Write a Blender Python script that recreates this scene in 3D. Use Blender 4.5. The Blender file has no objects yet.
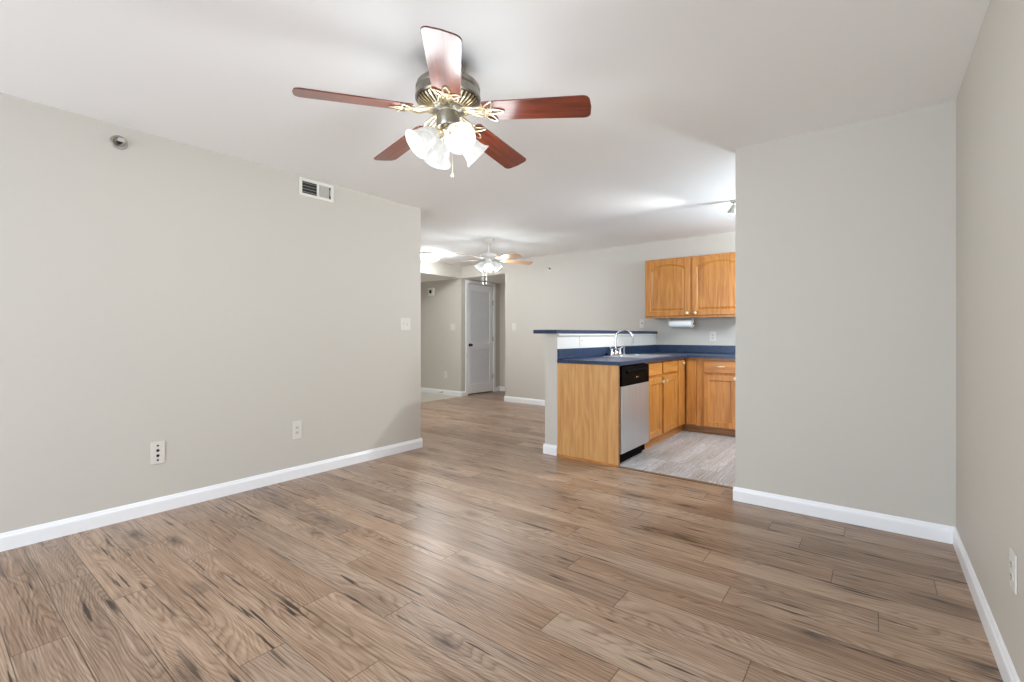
import bpy, bmesh, math, random
from mathutils import Vector, Matrix
random.seed(7)
PI = math.pi
S = bpy.context.scene
COL = S.collection

# ------------------------------------------------------------------ camera, world, light, exposure
F_PX, YAW, HY, CAM_Z = 469.25, math.radians(37.79), 334.9, 1.15
cam_d = bpy.data.cameras.new('camera')
cam = bpy.data.objects.new('camera', cam_d)
COL.objects.link(cam)
cam.location = (0, 0, CAM_Z)
cam.rotation_euler = (PI/2, 0, YAW)
cam_d.sensor_fit = 'HORIZONTAL'
cam_d.sensor_width = 36.0
cam_d.lens = F_PX/1024*36.0
cam_d.shift_y = -(341-HY)/1024
cam_d.clip_start = 0.02
S.camera = cam

S.view_settings.view_transform = 'Standard'
S.view_settings.look = 'None'
S.view_settings.gamma = 1.0
S.view_settings.use_curve_mapping = False
S.view_settings.exposure = 0.0
S.cycles.use_denoising = True
S.cycles.max_bounces = 14
S.cycles.diffuse_bounces = 9
S.cycles.glossy_bounces = 5
S.cycles.transmission_bounces = 6
S.cycles.transparent_max_bounces = 8
S.cycles.sample_clamp_indirect = 6.0
S.cycles.caustics_reflective = False
S.cycles.caustics_refractive = False

world = bpy.data.worlds.new('World')
S.world = world
world.use_nodes = True
world.node_tree.nodes['Background'].inputs[0].default_value = (0.80, 0.90, 1.0, 1)
world.node_tree.nodes['Background'].inputs[1].default_value = 1.0

def area_light(name, loc, rot, sx, sy, power, color, spread=180):
    d = bpy.data.lights.new(name, 'AREA')
    d.shape = 'RECTANGLE'; d.size = sx; d.size_y = sy
    d.energy = power; d.color = color; d.spread = math.radians(spread)
    o = bpy.data.objects.new(name, d); COL.objects.link(o)
    o.location = loc; o.rotation_euler = rot
    return o
def point_light(name, loc, power, color, r=0.04):
    d = bpy.data.lights.new(name, 'POINT')
    d.energy = power; d.color = color; d.shadow_soft_size = r
    o = bpy.data.objects.new(name, d); COL.objects.link(o)
    o.location = loc
    return o
def spot_light(name, loc, aim, power, color, r, cone):
    d = bpy.data.lights.new(name, 'SPOT')
    d.energy = power; d.color = color; d.shadow_soft_size = r
    d.spot_size = math.radians(cone); d.spot_blend = 0.6
    o = bpy.data.objects.new(name, d); COL.objects.link(o)
    o.location = loc; o.rotation_euler = Vector(aim).to_track_quat('-Z', 'Y').to_euler()
    return o
DAY = (0.96, 0.95, 1.0)
LAMP = (0.91, 0.98, 1.0)
# daylight through the glazed patio door behind the camera and the window beside it
area_light('daylight_patio_door', (-1.90, -3.47, 1.15), (PI/2, 0, 0), 1.9, 2.0, 208, (0.72, 0.85, 1.0))
area_light('daylight_window', (-0.15, -3.47, 1.35), (PI/2, 0, 0), 0.9, 1.5, 36, (0.72, 0.85, 1.0))
# a window of the dining room, left of the picture
area_light('daylight_dining_window', (-5.0, 3.20, 1.35), (PI/2, 0, 0), 1.3, 1.4, 3, (0.80, 0.88, 1.0))
# the kitchen's track lamps (heads at and behind the partition) and fan lamps: see their builders

# ------------------------------------------------------------------ materials
MATS = {}
def new_mat(name):
    m = bpy.data.materials.new(name); m.use_nodes = True
    nt = m.node_tree
    return m, nt, nt.nodes['Principled BSDF']
def lin(r, g, b):
    def f(c):
        c /= 255.0
        return c/12.92 if c <= 0.04045 else ((c+0.055)/1.055)**2.4
    return (f(r), f(g), f(b), 1.0)
def nd(nt, t, **kw):
    n = nt.nodes.new(t)
    for k, v in kw.items(): setattr(n, k, v)
    return n
def lk(nt, a, b): nt.links.new(a, b)
def mathn(nt, op, a, b=None, c=None, clamp=False):
    n = nd(nt, 'ShaderNodeMath', operation=op); n.use_clamp = clamp
    for i, x in enumerate((a, b, c)):
        if x is None: continue
        if isinstance(x, (int, float)): n.inputs[i].default_value = x
        else: lk(nt, x, n.inputs[i])
    return n.outputs[0]
def mixc(nt, fac, a, b, mode='MIX'):
    n = nd(nt, 'ShaderNodeMix', data_type='RGBA', blend_type=mode)
    for sock, x in ((n.inputs[0], fac), (n.inputs[6], a), (n.inputs[7], b)):
        if isinstance(x, (int, float)): sock.default_value = x
        elif isinstance(x, tuple): sock.default_value = x
        else: lk(nt, x, sock)
    return n.outputs[2]
def ramp(nt, fac, stops):
    n = nd(nt, 'ShaderNodeValToRGB')
    cr = n.color_ramp
    while len(cr.elements) < len(stops): cr.elements.new(0.5)
    for e, (p, c) in zip(cr.elements, stops):
        e.position = p; e.color = c if isinstance(c, tuple) else (c, c, c, 1)
    lk(nt, fac, n.inputs[0])
    return n.outputs[0]
def mapping(nt, vec, scale, loc=(0, 0, 0), rot=(0, 0, 0)):
    n = nd(nt, 'ShaderNodeMapping')
    n.inputs['Scale'].default_value = scale; n.inputs['Location'].default_value = loc; n.inputs['Rotation'].default_value = rot
    lk(nt, vec, n.inputs[0]); return n.outputs[0]
def noise(nt, vec, scale, detail=4, rough=0.55, dist=0.0):
    n = nd(nt, 'ShaderNodeTexNoise')
    n.inputs['Scale'].default_value = scale; n.inputs['Detail'].default_value = detail
    n.inputs['Roughness'].default_value = rough; n.inputs['Distortion'].default_value = dist
    lk(nt, vec, n.inputs['Vector']); return n.outputs[0]
def bump(nt, p, height, strength, distance=0.002):
    n = nd(nt, 'ShaderNodeBump'); n.inputs['Strength'].default_value = strength; n.inputs['Distance'].default_value = distance
    lk(nt, height, n.inputs['Height']); lk(nt, n.outputs[0], p.inputs['Normal'])

def plain(name, rgb, rough=0.5, metal=0.0, spec=0.5, coat=0.0, var=0.0, vscale=40, bmp=0.0):
    m, nt, p = new_mat(name)
    p.inputs['Base Color'].default_value = lin(*rgb)
    p.inputs['Roughness'].default_value = rough
    p.inputs['Metallic'].default_value = metal
    p.inputs['Specular IOR Level'].default_value = spec
    p.inputs['Coat Weight'].default_value = coat
    tc = nd(nt, 'ShaderNodeTexCoord')
    if var or bmp:
        nz = noise(nt, tc.outputs['Object'], vscale, 3)
        if var:
            c = lin(*rgb)
            a = tuple(x*(1-var) for x in c[:3])+(1,); b = tuple(min(1, x*(1+var)) for x in c[:3])+(1,)
            lk(nt, ramp(nt, nz, [(0.35, a), (0.65, b)]), p.inputs['Base Color'])
        if bmp: bump(nt, p, nz, bmp, 0.001)
    MATS[name] = m
    return m

WALL = plain('wall_paint', (202, 197, 188), 0.55, spec=0.3, bmp=0.05, vscale=260)
WHITE_WALL = plain('white_wall_paint', (216, 214, 210), 0.5, spec=0.3, bmp=0.05, vscale=260)
CEIL = plain('ceiling_paint', (250, 250, 250), 0.75, spec=0.2, bmp=0.06, vscale=180)
TRIM = plain('white_trim_paint', (243, 244, 246), 0.32)
DOORW = plain('white_door_paint', (244, 245, 248), 0.35)
PLASTIC = plain('white_plastic', (230, 227, 219), 0.35)
PLATE = plain('almond_plate_plastic', (218, 214, 206), 0.35)
PLASTIC_G = plain('grey_white_plastic', (206, 204, 198), 0.4)
DARK = plain('dark_slot', (28, 27, 26), 0.6)
BLACK = plain('black_gloss_plastic', (5, 5, 6), 0.35, spec=0.02)
BLACKM = plain('black_matte_plastic', (6, 6, 7), 0.5, spec=0.02)
CHROME = plain('chrome', (225, 226, 228), 0.08, metal=1.0)
NICKEL = plain('brushed_nickel', (176, 172, 164), 0.3, metal=1.0)
PEWTER = plain('antique_pewter', (146, 141, 130), 0.33, metal=1.0, var=0.12, vscale=30)
PEWTERD = plain('dark_pewter', (70, 62, 52), 0.45, metal=0.9)
BRASSL = plain('pale_brass', (226, 212, 182), 0.28, metal=1.0)
KNOB = plain('polished_brass_knob', (242, 226, 192), 0.3, metal=0.8)
FANWHITE = plain('white_enamel', (240, 240, 238), 0.3)
PAPER = plain('paper_towel', (240, 240, 240), 0.9, spec=0.1, bmp=0.3, vscale=120)
BRONZE = plain('dark_bronze', (58, 42, 34), 0.35, metal=0.8)

def mk_steel():
    m, nt, p = new_mat('brushed_steel')
    tc = nd(nt, 'ShaderNodeTexCoord')
    n = noise(nt, mapping(nt, tc.outputs['Object'], (300, 300, 1.5)), 1.0, 3)
    lk(nt, ramp(nt, n, [(0.3, lin(186, 187, 190)), (0.7, lin(206, 207, 210))]), p.inputs['Base Color'])
    p.inputs['Metallic'].default_value = 0.85; p.inputs['Roughness'].default_value = 0.36
    return m
STEEL = mk_steel()

def mk_oak(name, axis, light=(197, 133, 64), dark=(162, 98, 40), rough=0.32, seed=0.0):
    """honey oak, grain running along the given axis"""
    m, nt, p = new_mat(name)
    tc = nd(nt, 'ShaderNodeTexCoord')
    v = mapping(nt, tc.outputs['Object'], (1, 1, 1), loc=(seed, seed*1.7, seed*0.3))
    st = [34, 34, 34]; st[axis] = 1.6
    st2 = [150, 150, 150]; st2[axis] = 5
    st3 = [5, 5, 5]; st3[axis] = 0.8
    big = noise(nt, mapping(nt, v, tuple(st3)), 1.0, 2)
    ring = mathn(nt, 'FRACT', mathn(nt, 'MULTIPLY', big, 9.0))
    ring = mathn(nt, 'ABSOLUTE', mathn(nt, 'SUBTRACT', ring, 0.5))
    g1 = noise(nt, mapping(nt, v, tuple(st)), 1.0, 4)
    g2 = noise(nt, mapping(nt, v, tuple(st2)), 1.0, 3)
    k = mathn(nt, 'ADD', mathn(nt, 'MULTIPLY', g1, 0.6), mathn(nt, 'ADD', mathn(nt, 'MULTIPLY', g2, 0.35), mathn(nt, 'MULTIPLY', ring, 0.22)))
    c = ramp(nt, k, [(0.36, lin(*dark)), (0.62, lin(*light))])
    lk(nt, c, p.inputs['Base Color'])
    p.inputs['Roughness'].default_value = rough
    bump(nt, p, g2, 0.08, 0.001)
    return m
OAKZ = mk_oak('honey_oak_upright', 2)
OAKX = mk_oak('honey_oak_along_counter', 0, seed=3.1)
OAKY = mk_oak('honey_oak_along_peninsula', 1, seed=5.7)
OAKPANEL = mk_oak('oak_veneer_panel', 2, (212, 162, 102), (186, 130, 74), 0.42, seed=9.3)
OAKTOE = mk_oak('oak_toe_kick', 0, (150, 104, 62), (116, 76, 42), 0.5, seed=2.2)

def mk_blade(name, light, dark, rough, coat):
    m, nt, p = new_mat(name)
    uv = nd(nt, 'ShaderNodeUVMap'); uv.uv_map = 'grain'
    n1 = noise(nt, mapping(nt, uv.outputs[0], (3, 45, 1)), 1.0, 5, 0.6, 0.6)
    n2 = noise(nt, mapping(nt, uv.outputs[0], (8, 220, 1)), 1.0, 3)
    k = mathn(nt, 'ADD', mathn(nt, 'MULTIPLY', n1, 0.7), mathn(nt, 'MULTIPLY', n2, 0.3))
    lk(nt, ramp(nt, k, [(0.36, lin(*dark)), (0.64, lin(*light))]), p.inputs['Base Color'])
    p.inputs['Roughness'].default_value = rough
    p.inputs['Coat Weight'].default_value = coat
    p.inputs['Coat Roughness'].default_value = 0.22
    return m
CHERRY = mk_blade('cherry_blade_veneer', (136, 60, 37), (80, 31, 22), 0.3, 0.6)
LIGHTOAK = mk_blade('light_oak_blade_veneer', (214, 170, 132), (184, 136, 100), 0.35, 0.3)

def mk_counter():
    m, nt, p = new_mat('navy_laminate')
    tc = nd(nt, 'ShaderNodeTexCoord')
    a = noise(nt, tc.outputs['Object'], 420, 2)
    b = noise(nt, tc.outputs['Object'], 24, 3)
    k = mathn(nt, 'ADD', mathn(nt, 'MULTIPLY', a, 0.7), mathn(nt, 'MULTIPLY', b, 0.3))
    lk(nt, ramp(nt, k, [(0.38, lin(22, 35, 57)), (0.62, lin(47, 67, 99))]), p.inputs['Base Color'])
    p.inputs['Roughness'].default_value = 0.28
    return m
NAVY = mk_counter()

def mk_glass_shade(name, emit, col):
    m, nt, p = new_mat(name)
    tc = nd(nt, 'ShaderNodeTexCoord')
    n = noise(nt, tc.outputs['Object'], 22, 3, 0.5, 1.2)
    lk(nt, ramp(nt, n, [(0.3, lin(96, 100, 98)), (0.7, lin(132, 132, 129))]), p.inputs['Base Color'])
    p.inputs['Roughness'].default_value = 0.25
    p.inputs['Emission Color'].default_value = col
    k = nd(nt, 'ShaderNodeMath', operation='MULTIPLY')
    lk(nt, ramp(nt, n, [(0.3, 0.75), (0.7, 1.0)]), k.inputs[0]); k.inputs[1].default_value = emit
    lk(nt, k.outputs[0], p.inputs['Emission Strength'])
    return m
SHADE = mk_glass_shade('lit_alabaster_glass', 0.66, (1, 0.985, 0.95, 1))
SHADE2 = mk_glass_shade('lit_frosted_glass', 0.6, (0.95, 0.98, 1, 1))
DOME = mk_glass_shade('lit_dome_glass', 112.0, (0.955, 0.985, 1, 1))
def mk_emit(name, col, s):
    m, nt, p = new_mat(name)
    p.inputs['Base Color'].default_value = (1, 1, 1, 1)
    p.inputs['Emission Color'].default_value = col; p.inputs['Emission Strength'].default_value = s
    return m
BULB = mk_emit('lit_bulb', (1, 0.97, 0.92, 1), 5.0)

def mk_pane():
    m, nt, p = new_mat('window_glass')
    nt.nodes.remove(p)
    tr = nd(nt, 'ShaderNodeBsdfTransparent'); gl = nd(nt, 'ShaderNodeBsdfGlossy'); gl.inputs['Roughness'].default_value = 0.02
    mx = nd(nt, 'ShaderNodeMixShader'); mx.inputs[0].default_value = 0.06
    lk(nt, tr.outputs[0], mx.inputs[1]); lk(nt, gl.outputs[0], mx.inputs[2])
    lk(nt, mx.outputs[0], nt.nodes['Material Output'].inputs['Surface'])
    return m
PANE = mk_pane()

def mk_planks(name, pal, knot, crack, gap, rough, seam=0.0016, knots=True):
    """laminate planks: UV 'grain' runs in metres along / across each plank with a random
    offset, UV 'local' is the distance in metres to the plank's ends, colour 'plank' is random"""
    m, nt, p = new_mat(name)
    uv = nd(nt, 'ShaderNodeUVMap'); uv.uv_map = 'grain'
    g = uv.outputs[0]
    at = nd(nt, 'ShaderNodeAttribute'); at.attribute_name = 'plank'
    sep = nd(nt, 'ShaderNodeSeparateColor'); lk(nt, at.outputs['Color'], sep.inputs[0])
    r1, r2, r3 = sep.outputs
    # slow stretched field whose level sets give the cathedral figure
    warp = noise(nt, mapping(nt, g, (0.9, 4.6, 1)), 1.0, 2, 0.4, 0.1)
    sy_ = nd(nt, 'ShaderNodeSeparateXYZ'); lk(nt, g, sy_.inputs[0])
    cr = mathn(nt, 'FRACT', mathn(nt, 'ADD', mathn(nt, 'MULTIPLY', sy_.outputs[1], 72.0), mathn(nt, 'MULTIPLY', warp, 34.0)))
    cath = ramp(nt, cr, [(0.0, 0.15), (0.22, 0.42), (0.60, 0.62), (0.88, 0.5), (1.0, 0.15)])
    streak = noise(nt, mapping(nt, g, (1.5, 72, 1)), 1.0, 6, 0.7, 0.2)
    fine = noise(nt, mapping(nt, g, (7, 190, 1)), 1.0, 3, 0.6)
    blotch = noise(nt, mapping(nt, g, (1.1, 5, 1)), 1.0, 3, 0.5)
    k = mathn(nt, 'MULTIPLY', streak, 0.44)
    k = mathn(nt, 'ADD', k, mathn(nt, 'MULTIPLY', fine, 0.30))
    k = mathn(nt, 'ADD', k, mathn(nt, 'MULTIPLY', cath, 0.20))
    k = mathn(nt, 'ADD', k, mathn(nt, 'MULTIPLY', blotch, 0.20))
    k = mathn(nt, 'ADD', k, mathn(nt, 'MULTIPLY', mathn(nt, 'SUBTRACT', r1, 0.5), 0.085))
    base = ramp(nt, k, [(0.40, lin(*pal[0])), (0.53, lin(*pal[1])), (0.66, lin(*pal[2]))])
    tint = mixc(nt, r2, lin(*pal[3]), lin(*pal[4]))
    base = mixc(nt, 0.25, base, tint, 'MIX')
    # dark drying cracks along the grain
    cn = noise(nt, mapping(nt, g, (2.4, 46, 1), loc=(7, 3, 0)), 1.0, 3, 0.55, 0.3)
    cg = noise(nt, mapping(nt, g, (1.6, 5, 1), loc=(1, 9, 0)), 1.0, 1)
    cm = mathn(nt, 'MULTIPLY', ramp(nt, cn, [(0.59, 0.0), (0.64, 1.0)]), ramp(nt, cg, [(0.42, 0.0), (0.56, 1.0)]))
    base = mixc(nt, mathn(nt, 'MULTIPLY', cm, 0.95), base, lin(*crack))
    if knots:
        vo = nd(nt, 'ShaderNodeTexVoronoi'); vo.inputs['Scale'].default_value = 1.0
        wv = mapping(nt, g, (1.9, 5.2, 1))
        nz = nd(nt, 'ShaderNodeTexNoise'); nz.inputs['Scale'].default_value = 9; lk(nt, wv, nz.inputs['Vector'])
        add = nd(nt, 'ShaderNodeMixRGB', blend_type='ADD'); add.inputs[0].default_value = 0.22
        lk(nt, wv, add.inputs[1]); lk(nt, nz.outputs[1], add.inputs[2])
        lk(nt, add.outputs[0], vo.inputs['Vector'])
        sc = nd(nt, 'ShaderNodeSeparateColor'); lk(nt, vo.outputs['Color'], sc.inputs[0])
        on = ramp(nt, sc.outputs[0], [(0.38, 0.0), (0.44, 1.0)])
        kn = mathn(nt, 'MULTIPLY', ramp(nt, vo.outputs['Distance'], [(0.05, 1.0), (0.11, 0.55), (0.25, 0.0)]), on)
        base = mixc(nt, mathn(nt, 'MULTIPLY', kn, 0.8), base, lin(*knot))
    # seams
    ul = nd(nt, 'ShaderNodeUVMap'); ul.uv_map = 'local'
    sx = nd(nt, 'ShaderNodeSeparateXYZ'); lk(nt, ul.outputs[0], sx.inputs[0])
    dmin = mathn(nt, 'MINIMUM', sx.outputs[0], sx.outputs[1])
    sm = ramp(nt, mathn(nt, 'DIVIDE', dmin, seam*2), [(0.35, 1.0), (0.75, 0.0)])
    base = mixc(nt, mathn(nt, 'MULTIPLY', sm, 0.75), base, lin(*gap))
    lk(nt, base, p.inputs['Base Color'])
    rr = mathn(nt, 'ADD', rough, mathn(nt, 'MULTIPLY', streak, 0.14))
    lk(nt, rr, p.inputs['Roughness'])
    p.inputs['Specular IOR Level'].default_value = 0.36
    bump(nt, p, mathn(nt, 'SUBTRACT', k, sm), 0.10, 0.001)
    return m
FLOORM = mk_planks('rustic_oak_laminate', ((68, 50, 39), (143, 117, 97), (190, 166, 145), (142, 122, 106), (176, 139, 106)),
                   (58, 44, 38), (50, 38, 32), (60, 48, 40), 0.25)
VINYLM = mk_planks('grey_weathered_vinyl', ((96, 88, 84), (164, 159, 156), (212, 210, 209), (150, 152, 160), (172, 160, 148)),
                   (130, 118, 110), (140, 124, 114), (140, 134, 130), 0.26, knots=False)
def mk_tile():
    m, nt, p = new_mat('pale_entry_tile')
    tc = nd(nt, 'ShaderNodeTexCoord')
    b = nd(nt, 'ShaderNodeTexBrick'); b.offset = 0.0
    b.inputs['Color1'].default_value = lin(196, 190, 180); b.inputs['Color2'].default_value = lin(204, 199, 190)
    b.inputs['Mortar'].default_value = lin(160, 154, 146); b.inputs['Scale'].default_value = 1.0
    b.inputs['Brick Width'].default_value = 0.33; b.inputs['Row Height'].default_value = 0.33; b.inputs['Mortar Size'].default_value = 0.004
    lk(nt, tc.outputs['Object'], b.inputs['Vector']); lk(nt, b.outputs[0], p.inputs['Base Color'])
    p.inputs['Roughness'].default_value = 0.35
    return m
TILE = mk_tile()

# ------------------------------------------------------------------ mesh helpers
class MB:
    def __init__(self): self.bm = bmesh.new()
    def quad(self, pts, mi=0):
        vs = [self.bm.verts.new(p) for p in pts]
        f = self.bm.faces.new(vs); f.material_index = mi; return f
    def box(self, x0, x1, y0, y1, z0, z1, bev=0.0, mi=0, seg=1):
        t = bmesh.new()
        vs = [t.verts.new((x, y, z)) for x in (x0, x1) for y in (y0, y1) for z in (z0, z1)]
        for f in ((0, 1, 3, 2), (4, 6, 7, 5), (0, 4, 5, 1), (2, 3, 7, 6), (0, 2, 6, 4), (1, 5, 7, 3)):
            t.faces.new([vs[i] for i in f])
        if bev: bmesh.ops.bevel(t, geom=t.edges[:], offset=bev, segments=seg, affect='EDGES', profile=0.5)
        self._merge(t, mi); return self
    def _merge(self, t, mi=0, smooth=False):
        bmesh.ops.recalc_face_normals(t, faces=t.faces[:])
        mp = {v: self.bm.verts.new(v.co) for v in t.verts}
        for f in t.faces:
            try:
                g = self.bm.faces.new([mp[v] for v in f.verts]); g.material_index = mi; g.smooth = smooth or f.smooth
            except ValueError: pass
        t.free()
    def loops(self, loops, mi=0, cap0=True, cap1=True, smooth=False, closed=True):
        t = bmesh.new()
        L = [[t.verts.new(p) for p in lp] for lp in loops]
        n = len(L[0])
        for a, b in zip(L, L[1:]):
            for i in range(n if closed else n-1):
                j = (i+1) % n
                try: t.faces.new((a[i], a[j], b[j], b[i]))
                except ValueError: pass
        if cap0: t.faces.new(L[0])
        if cap1: t.faces.new(list(reversed(L[-1])))
        self._merge(t, mi, smooth); return self
    def lathe(self, prof, o=(0, 0, 0), axis=(0, 0, 1), n=32, mi=0, cap0=False, cap1=False):
        """prof: (radius, distance along the axis)"""
        o = Vector(o); a = Vector(axis).normalized()
        u = a.orthogonal().normalized(); v = a.cross(u)
        lp = []
        for r, h in prof:
            r = max(r, 1e-5)
            lp.append([o+a*h+(u*math.cos(2*PI*i/n)+v*math.sin(2*PI*i/n))*r for i in range(n)])
        return self.loops(lp, mi, cap0, cap1, True)
    def cyl(self, p0, p1, r, r1=None, n=20, mi=0):
        p0 = Vector(p0); d = Vector(p1)-p0
        r1 = r if r1 is None else r1
        return self.lathe([(r, 0), (r1, d.length)], p0, d, n, mi, True, True)
    def tube(self, pts, r, n=10, mi=0, closed=False):
        pts = [Vector(p) for p in pts]; m = len(pts); lp = []
        up = None
        for i, p in enumerate(pts):
            if closed: d = pts[(i+1) % m]-pts[i-1]
            else: d = pts[min(i+1, m-1)]-pts[max(i-1, 0)]
            d.normalize()
            if up is None: up = d.orthogonal().normalized()
            up = (up-d*up.dot(d)).normalized()
            w = d.cross(up)
            rr = r[i] if isinstance(r, (list, tuple)) else r
            lp.append([p+(up*math.cos(2*PI*k/n)+w*math.sin(2*PI*k/n))*rr for k in range(n)])
        if closed: lp.append([lp[0][k] for k in range(n)])
        return self.loops(lp, mi, not closed, not closed, True)
    def sphere(self, c, r, n=16, mi=0, sz=1.0):
        k = 10
        return self.lathe([(r*math.sin(PI*i/k), -r*sz*math.cos(PI*i/k)) for i in range(k+1)], c, (0, 0, 1), n, mi)
    def prism(self, pts, vec, mi=0, bev=0.0):
        t = bmesh.new()
        vec = Vector(vec)
        a = [t.verts.new(p) for p in pts]; b = [t.verts.new(Vector(p)+vec) for p in pts]
        n = len(a)
        t.faces.new(a); t.faces.new(list(reversed(b)))
        for i in range(n):
            t.faces.new((a[i], b[i], b[(i+1) % n], a[(i+1) % n]))
        if bev: bmesh.ops.bevel(t, geom=t.edges[:], offset=bev, segments=1, affect='EDGES')
        self._merge(t, mi); return self

def root_loc(p):
    v = Vector((0, 0, 0))
    while p is not None:
        v = v+p.location; p = p.parent
    return v
def obj(name, mb, mats, parent=None, origin=None):
    """link the collected shape as ONE mesh object; coordinates are given in world space"""
    bm = mb.bm
    bmesh.ops.remove_doubles(bm, verts=bm.verts[:], dist=1e-6)
    bm.normal_update()
    for e in bm.edges:
        if len(e.link_faces) == 2 and e.calc_face_angle(0) > math.radians(38): e.smooth = False
    if parent is not None: off = root_loc(parent)
    elif origin is not None: off = Vector(origin)
    else:
        xs = [v.co for v in bm.verts]
        off = Vector(((min(v.x for v in xs)+max(v.x for v in xs))/2, (min(v.y for v in xs)+max(v.y for v in xs))/2, min(v.z for v in xs)))
    for v in bm.verts: v.co -= off
    me = bpy.data.meshes.new(name); bm.to_mesh(me); bm.free()
    if not isinstance(mats, (list, tuple)): mats = [mats]
    for m in mats: me.materials.append(m)
    o = bpy.data.objects.new(name, me); COL.objects.link(o)
    if parent is not None:
        o.parent = parent
    else:
        o.location = off
    return o
def tag(o, label, cat, group=None):
    o['label'] = label; o['category'] = cat
    if group: o['group'] = group
    return o
def thing(name, loc, label, cat, group=None):
    o = bpy.data.objects.new(name, None); COL.objects.link(o)
    o.location = loc; o.empty_display_size = 0.1
    return tag(o, label, cat, group)
def struct(name, mb, mats, parent=None):
    o = obj(name, mb, mats, parent, origin=(0, 0, 0) if parent is None else None)
    if parent is None: o['kind'] = 'structure'
    return o

# ------------------------------------------------------------------ the place: sizes in metres
H = 2.44
XL, YLE = -3.68, 3.222          # left wall face and its end
YP, XPL = 3.533, -0.772         # partition face and its free end
XR = 0.348                      # right wall face
YB = 6.347                      # back wall face
XBL = -5.07                     # back wall's left end
XH = -6.12                      # header and hall side
ZL = 2.21                       # lowered ceiling
PW0, PW1, PY = -2.539, -2.398, 3.797   # half wall of the peninsula
YW = -3.40                      # wall behind the camera

# ---- floors
ROW_W, ROW_0, PLANK_L = 0.1603, 0.545, 1.403
KNOWN = {-1: -2.989, -2: -2.442, 0: -2.614, 1: -1.744, 2: -2.791, 3: -1.919, 4: -2.984, 5: -0.699, 6: -2.437, 7: -1.751,
         8: -0.879, 9: -1.207, 10: -1.927, 11: 0.008, 12: -0.695, 13: -0.165, 15: -0.329, 16: -0.505}
def plank_floor(name, rects, mat, along, width, start, length, known, seed, z=0.0):
    rnd = random.Random(seed)
    bm = bmesh.new()
    lg = bm.loops.layers.uv.new('grain'); ll = bm.loops.layers.uv.new('local')
    lc = bm.loops.layers.float_color.new('plank')
    ids = {}
    def rv(k):
        if k not in ids: ids[k] = (rnd.random(), rnd.random(), rnd.random(), rnd.random()*40, rnd.random()*40)
        return ids[k]
    offs = {}
    for (x0, x1, y0, y1) in rects:
        a0, a1, c0, c1 = (x0, x1, y0, y1) if along == 'x' else (y0, y1, x0, x1)
        for row in range(math.floor((c0-start)/width), math.floor((c1-start)/width)+1):
            lo, hi = start+row*width, start+(row+1)*width
            s0, s1 = max(lo, c0), min(hi, c1)
            if s1-s0 < 1e-4: continue
            if row not in offs: offs[row] = known.get(row, rnd.random()*length)
            j0 = offs[row]
            for q in range(math.floor((a0-j0)/length), math.floor((a1-j0)/length)+1):
                e0, e1 = j0+q*length, j0+(q+1)*length
                t0, t1 = max(e0, a0), min(e1, a1)
                if t1-t0 < 1e-4: continue
                v = rv((row, q))
                # a middle vertex line lets the edge distance be read linearly
                mt, ms = (e0+e1)/2, (lo+hi)/2
                ts = [t0]+([mt] if t0 < mt < t1 else [])+[t1]
                ss = [s0]+([ms] if s0 < ms < s1 else [])+[s1]
                for i in range(len(ts)-1):
                    for j in range(len(ss)-1):
                        cs = [(ts[i], ss[j]), (ts[i+1], ss[j]), (ts[i+1], ss[j+1]), (ts[i], ss[j+1])]
                        if along != 'x': cs = cs[::-1]
                        f = bm.faces.new([bm.verts.new((a, c, z) if along == 'x' else (c, a, z)) for a, c in cs])
                        for lo_, (a, c) in zip(f.loops, cs):
                            lo_[lg].uv = (a-e0+v[3], c-lo+v[4])
                            lo_[ll].uv = (min(a-e0, e1-a), min(c-lo, hi-c))
                            lo_[lc] = (v[0], v[1], v[2], 1)
    me = bpy.data.meshes.new(name); bm.to_mesh(me); bm.free()
    me.materials.append(mat)
    o = bpy.data.objects.new(name, me); COL.objects.link(o); o['kind'] = 'structure'
    return o
plank_floor('floor', [(-3.74, XR+0.02, YW-0.05, 3.80), (XH, -2.45, 3.80, YB), (XH-0.13, -2.45, YB, 7.6), (XH, -3.74, 3.10, 3.80)], FLOORM, 'x', ROW_W, ROW_0, PLANK_L, KNOWN, 3)
plank_floor('floor_kitchen', [(-2.45, XR+0.02, 3.80, YB+0.02)], VINYLM, 'y', 0.152, -1.80, 0.92, {}, 5)
struct('floor_entry', MB().box(-8.0, XH, 3.1, YB+0.02, -0.02, 0.0), TILE)

# ---- ceilings
struct('ceiling', MB().box(-8.05, XR+0.15, YW-0.1, 7.65, H, H+0.06), CEIL)
def soffit(name, x0, x1, y0, y1):
    mb = MB().box(x0, x1, y0, y1, ZL, H-0.001)
    o = struct(name, mb, [WALL, CEIL])
    for p in o.data.polygons:
        if p.normal.z < -0.9: p.material_index = 1
    return o
soffit('ceiling_entry', -8.0, XH, 3.222, YB+0.12)
soffit('ceiling_hall', XH, XBL+0.0, YB, 7.6)

# ---- walls
struct('wall_left', MB().box(XL-0.12, XL, YW-0.1, YLE, 0, H), WALL)
struct('wall_dining', MB().box(-8.0, -5.65, YLE-0.12, YLE, 0, H).box(-4.35, XL-0.12, YLE-0.12, YLE, 0, H)
       .box(-5.65, -4.35, YLE-0.12, YLE, 0, 0.65).box(-5.65, -4.35, YLE-0.12, YLE, 2.05, H), WALL)
struct('wall_partition', MB().box(XPL, XR, YP, YP+0.115, 0, H), WALL)
struct('wall_right', MB().box(XR, XR+0.12, YW-0.1, YB+0.12, 0, H), WALL)
struct('wall_back', MB().box(XBL, XR, YB, YB+0.12, 0, H), WALL)
struct('wall_entry', MB().box(-8.0, XH, YB, YB+0.12, 0, ZL), WALL)
struct('wall_entry_side', MB().box(-8.1, -8.0, 3.1, YB+0.12, 0, H), WALL)
DY0, DY1, DZ = 6.512, 7.268, 2.13
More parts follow.
